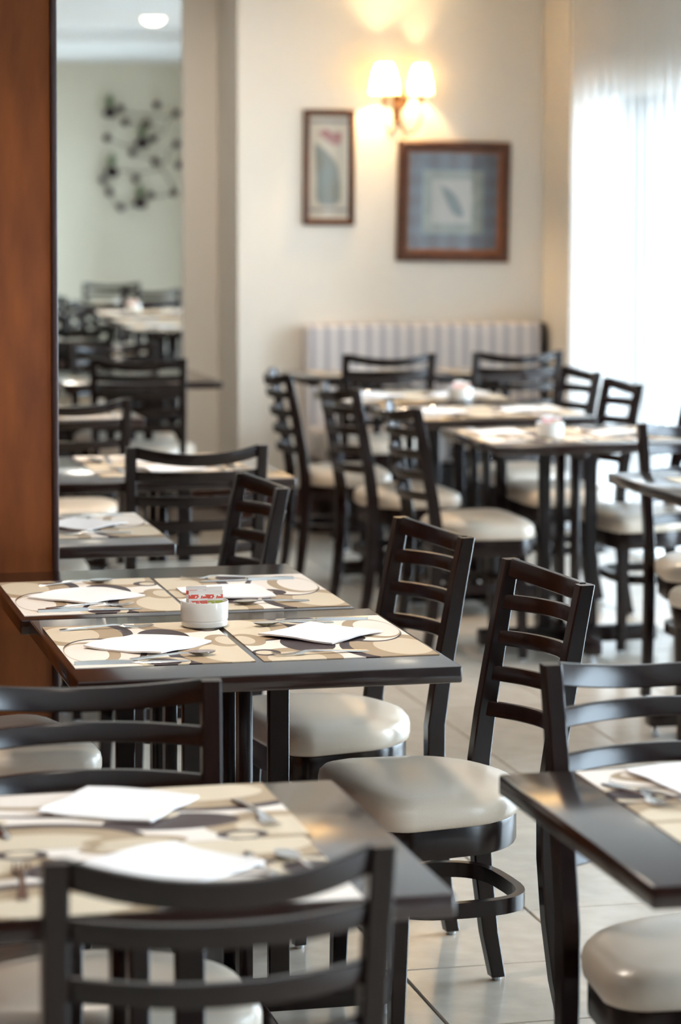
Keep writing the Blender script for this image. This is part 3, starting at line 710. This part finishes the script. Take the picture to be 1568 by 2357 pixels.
# ------------------------------------------------------------------ ceiling downlights (one seen in the mirror, four unseen ones added as fill)
RING = lathe('trim_ring', [(0.075, -0.001), (0.096, -0.001), (0.098, -0.006), (0.090, -0.009), (0.076, -0.006)], 28)
LENS = lathe('lens', [(0.004, -0.050), (0.030, -0.047), (0.056, -0.036), (0.071, -0.017), (0.074, -0.002)], 28)
for x, y, lab, en, tilt, size in [(2.97, 9.55, 'round recessed ceiling downlight glowing in the mirror', 55.0, 0, 130),
                  (1.30, 9.30, 'added unseen ceiling downlight, warm fill above the mid left row of tables', 55.0, 0, 130),  # unseen lamp added for warm ambient light
                  (1.90, 11.40, 'added unseen ceiling spotlight brightening the cream wall beside the mirror', 46.0, 60, 78),  # unseen spot added to lift the dim recessed wall
                  (0.95, 5.35, 'added unseen ceiling downlight brightening the sugar-bowl table from straight above', 40.0, 0, 130),  # unseen lamp added to lighten mats and napkins below
                  (1.05, 3.30, 'added unseen ceiling downlight brightening the two foreground tables', 13.0, 0, 130)]:  # unseen lamp added to lighten the front place settings
    d = empty('ceiling_downlight', (x, y, CZ if y > YC else CZ-0.09))
    tag(d, lab, 'lamp', 'recessed ceiling downlights')
    obj('trim_ring', RING, M['winframe'], d); obj('lens', LENS, M['downlight'], d)
    l = bpy.data.lights.new('downlight_lamp', 'SPOT'); l.energy = en; l.color = ((1.0, 0.78, 0.54) if y > YC else (1.0, 0.87, 0.72)) if not tilt else (1.0, 0.90, 0.78); l.spot_size = R(size); l.spot_blend = 1.0; l.shadow_soft_size = 0.10
    lo = bpy.data.objects.new('downlight_lamp', l); COL.objects.link(lo); lo.parent = d; lo.location = (0, 0, -0.075); lo.rotation_euler = (R(tilt), 0, R(-17 if tilt else 0))

# ------------------------------------------------------------------ branch wall sculpture on the rear wall (seen in the mirror)
ws = empty('wall_sculpture', (3.705, YS, 1.793)); tag(ws, 'branch-shaped wall sculpture with small dark vases, reflected in the mirror', 'wall decor')
def rel(p, y=0.05): return (p[0]-3.705, y, p[1]-1.793)
BR = [[(3.468, 2.165), (3.766, 2.131), (3.911, 2.121), (4.019, 2.157), (4.038, 2.165)], [(4.019, 2.143), (3.925, 2.078), (3.881, 1.971), (3.737, 1.935)],
      [(4.030, 1.903), (4.000, 1.888), (3.928, 1.829), (3.917, 1.757), (3.840, 1.749)], [(3.483, 1.682), (3.728, 1.664), (3.866, 1.704), (3.826, 1.757), (3.642, 1.816)],
      [(3.866, 1.704), (3.927, 1.614), (3.974, 1.507), (3.879, 1.471), (3.721, 1.444)], [(3.396, 1.587), (3.440, 1.497), (3.533, 1.372), (3.689, 1.420)],
      [(3.881, 2.006), (3.755, 2.060), (3.568, 2.070)], [(3.428, 1.943), (3.602, 1.880), (3.737, 1.935)]]
for b in BR: obj('branch', tube('branch', bez([rel(p, 0.035) for p in b], 8), 0.0042, 6), M['twig'], ws)
VASE = lathe('vase', [(0.0095, -0.049), (0.0395, -0.0458), (0.0569, -0.0237), (0.0553, 0.0), (0.0355, 0.0221), (0.0205, 0.0332), (0.0205, 0.0474), (0.0158, 0.0474)], 18)
SPR = []
for p in [(3.443, 2.176), (3.711, 1.928), (3.459, 1.693), (3.692, 1.436)]:
    v = obj('vase', VASE, M['vase'], ws, rel((p[0], p[1]-0.02), 0.070))
    for k, (dx, h) in enumerate(((-0.02, 0.095), (0.0, 0.135), (0.018, 0.10))):
        obj('sprig', tube('sprig', bez([(0, 0, 0.03), (dx*0.6, 0, 0.03+h*0.5), (dx*1.6, 0.0, 0.03+h)], 4), [0.008, 0.011, 0.014, 0.014, 0.014, 0.012, 0.010, 0.005, 0.002], 6), M['sprig'], v)
BUD = lathe('bud', [(0.003, -0.030), (0.027, -0.016), (0.035, 0.003), (0.025, 0.027), (0.003, 0.035)], 10)
for k, p in enumerate([(3.568, 2.070), (3.839, 2.210), (3.755, 2.060), (3.424, 1.941), (3.632, 1.821), (4.001, 2.142), (4.000, 1.893), (3.819, 1.747), (3.387, 1.597), (3.663, 1.607), (3.440, 1.497), (3.533, 1.372), (3.974, 1.489), (4.022, 1.721), (3.533, 2.183), (3.802, 1.935), (3.782, 1.472)]):
    obj('bud', BUD, M['bud'], ws, rel(p, 0.050), (R(20*math.sin(k*2.1)), R(40*math.cos(k*1.7)), 0))
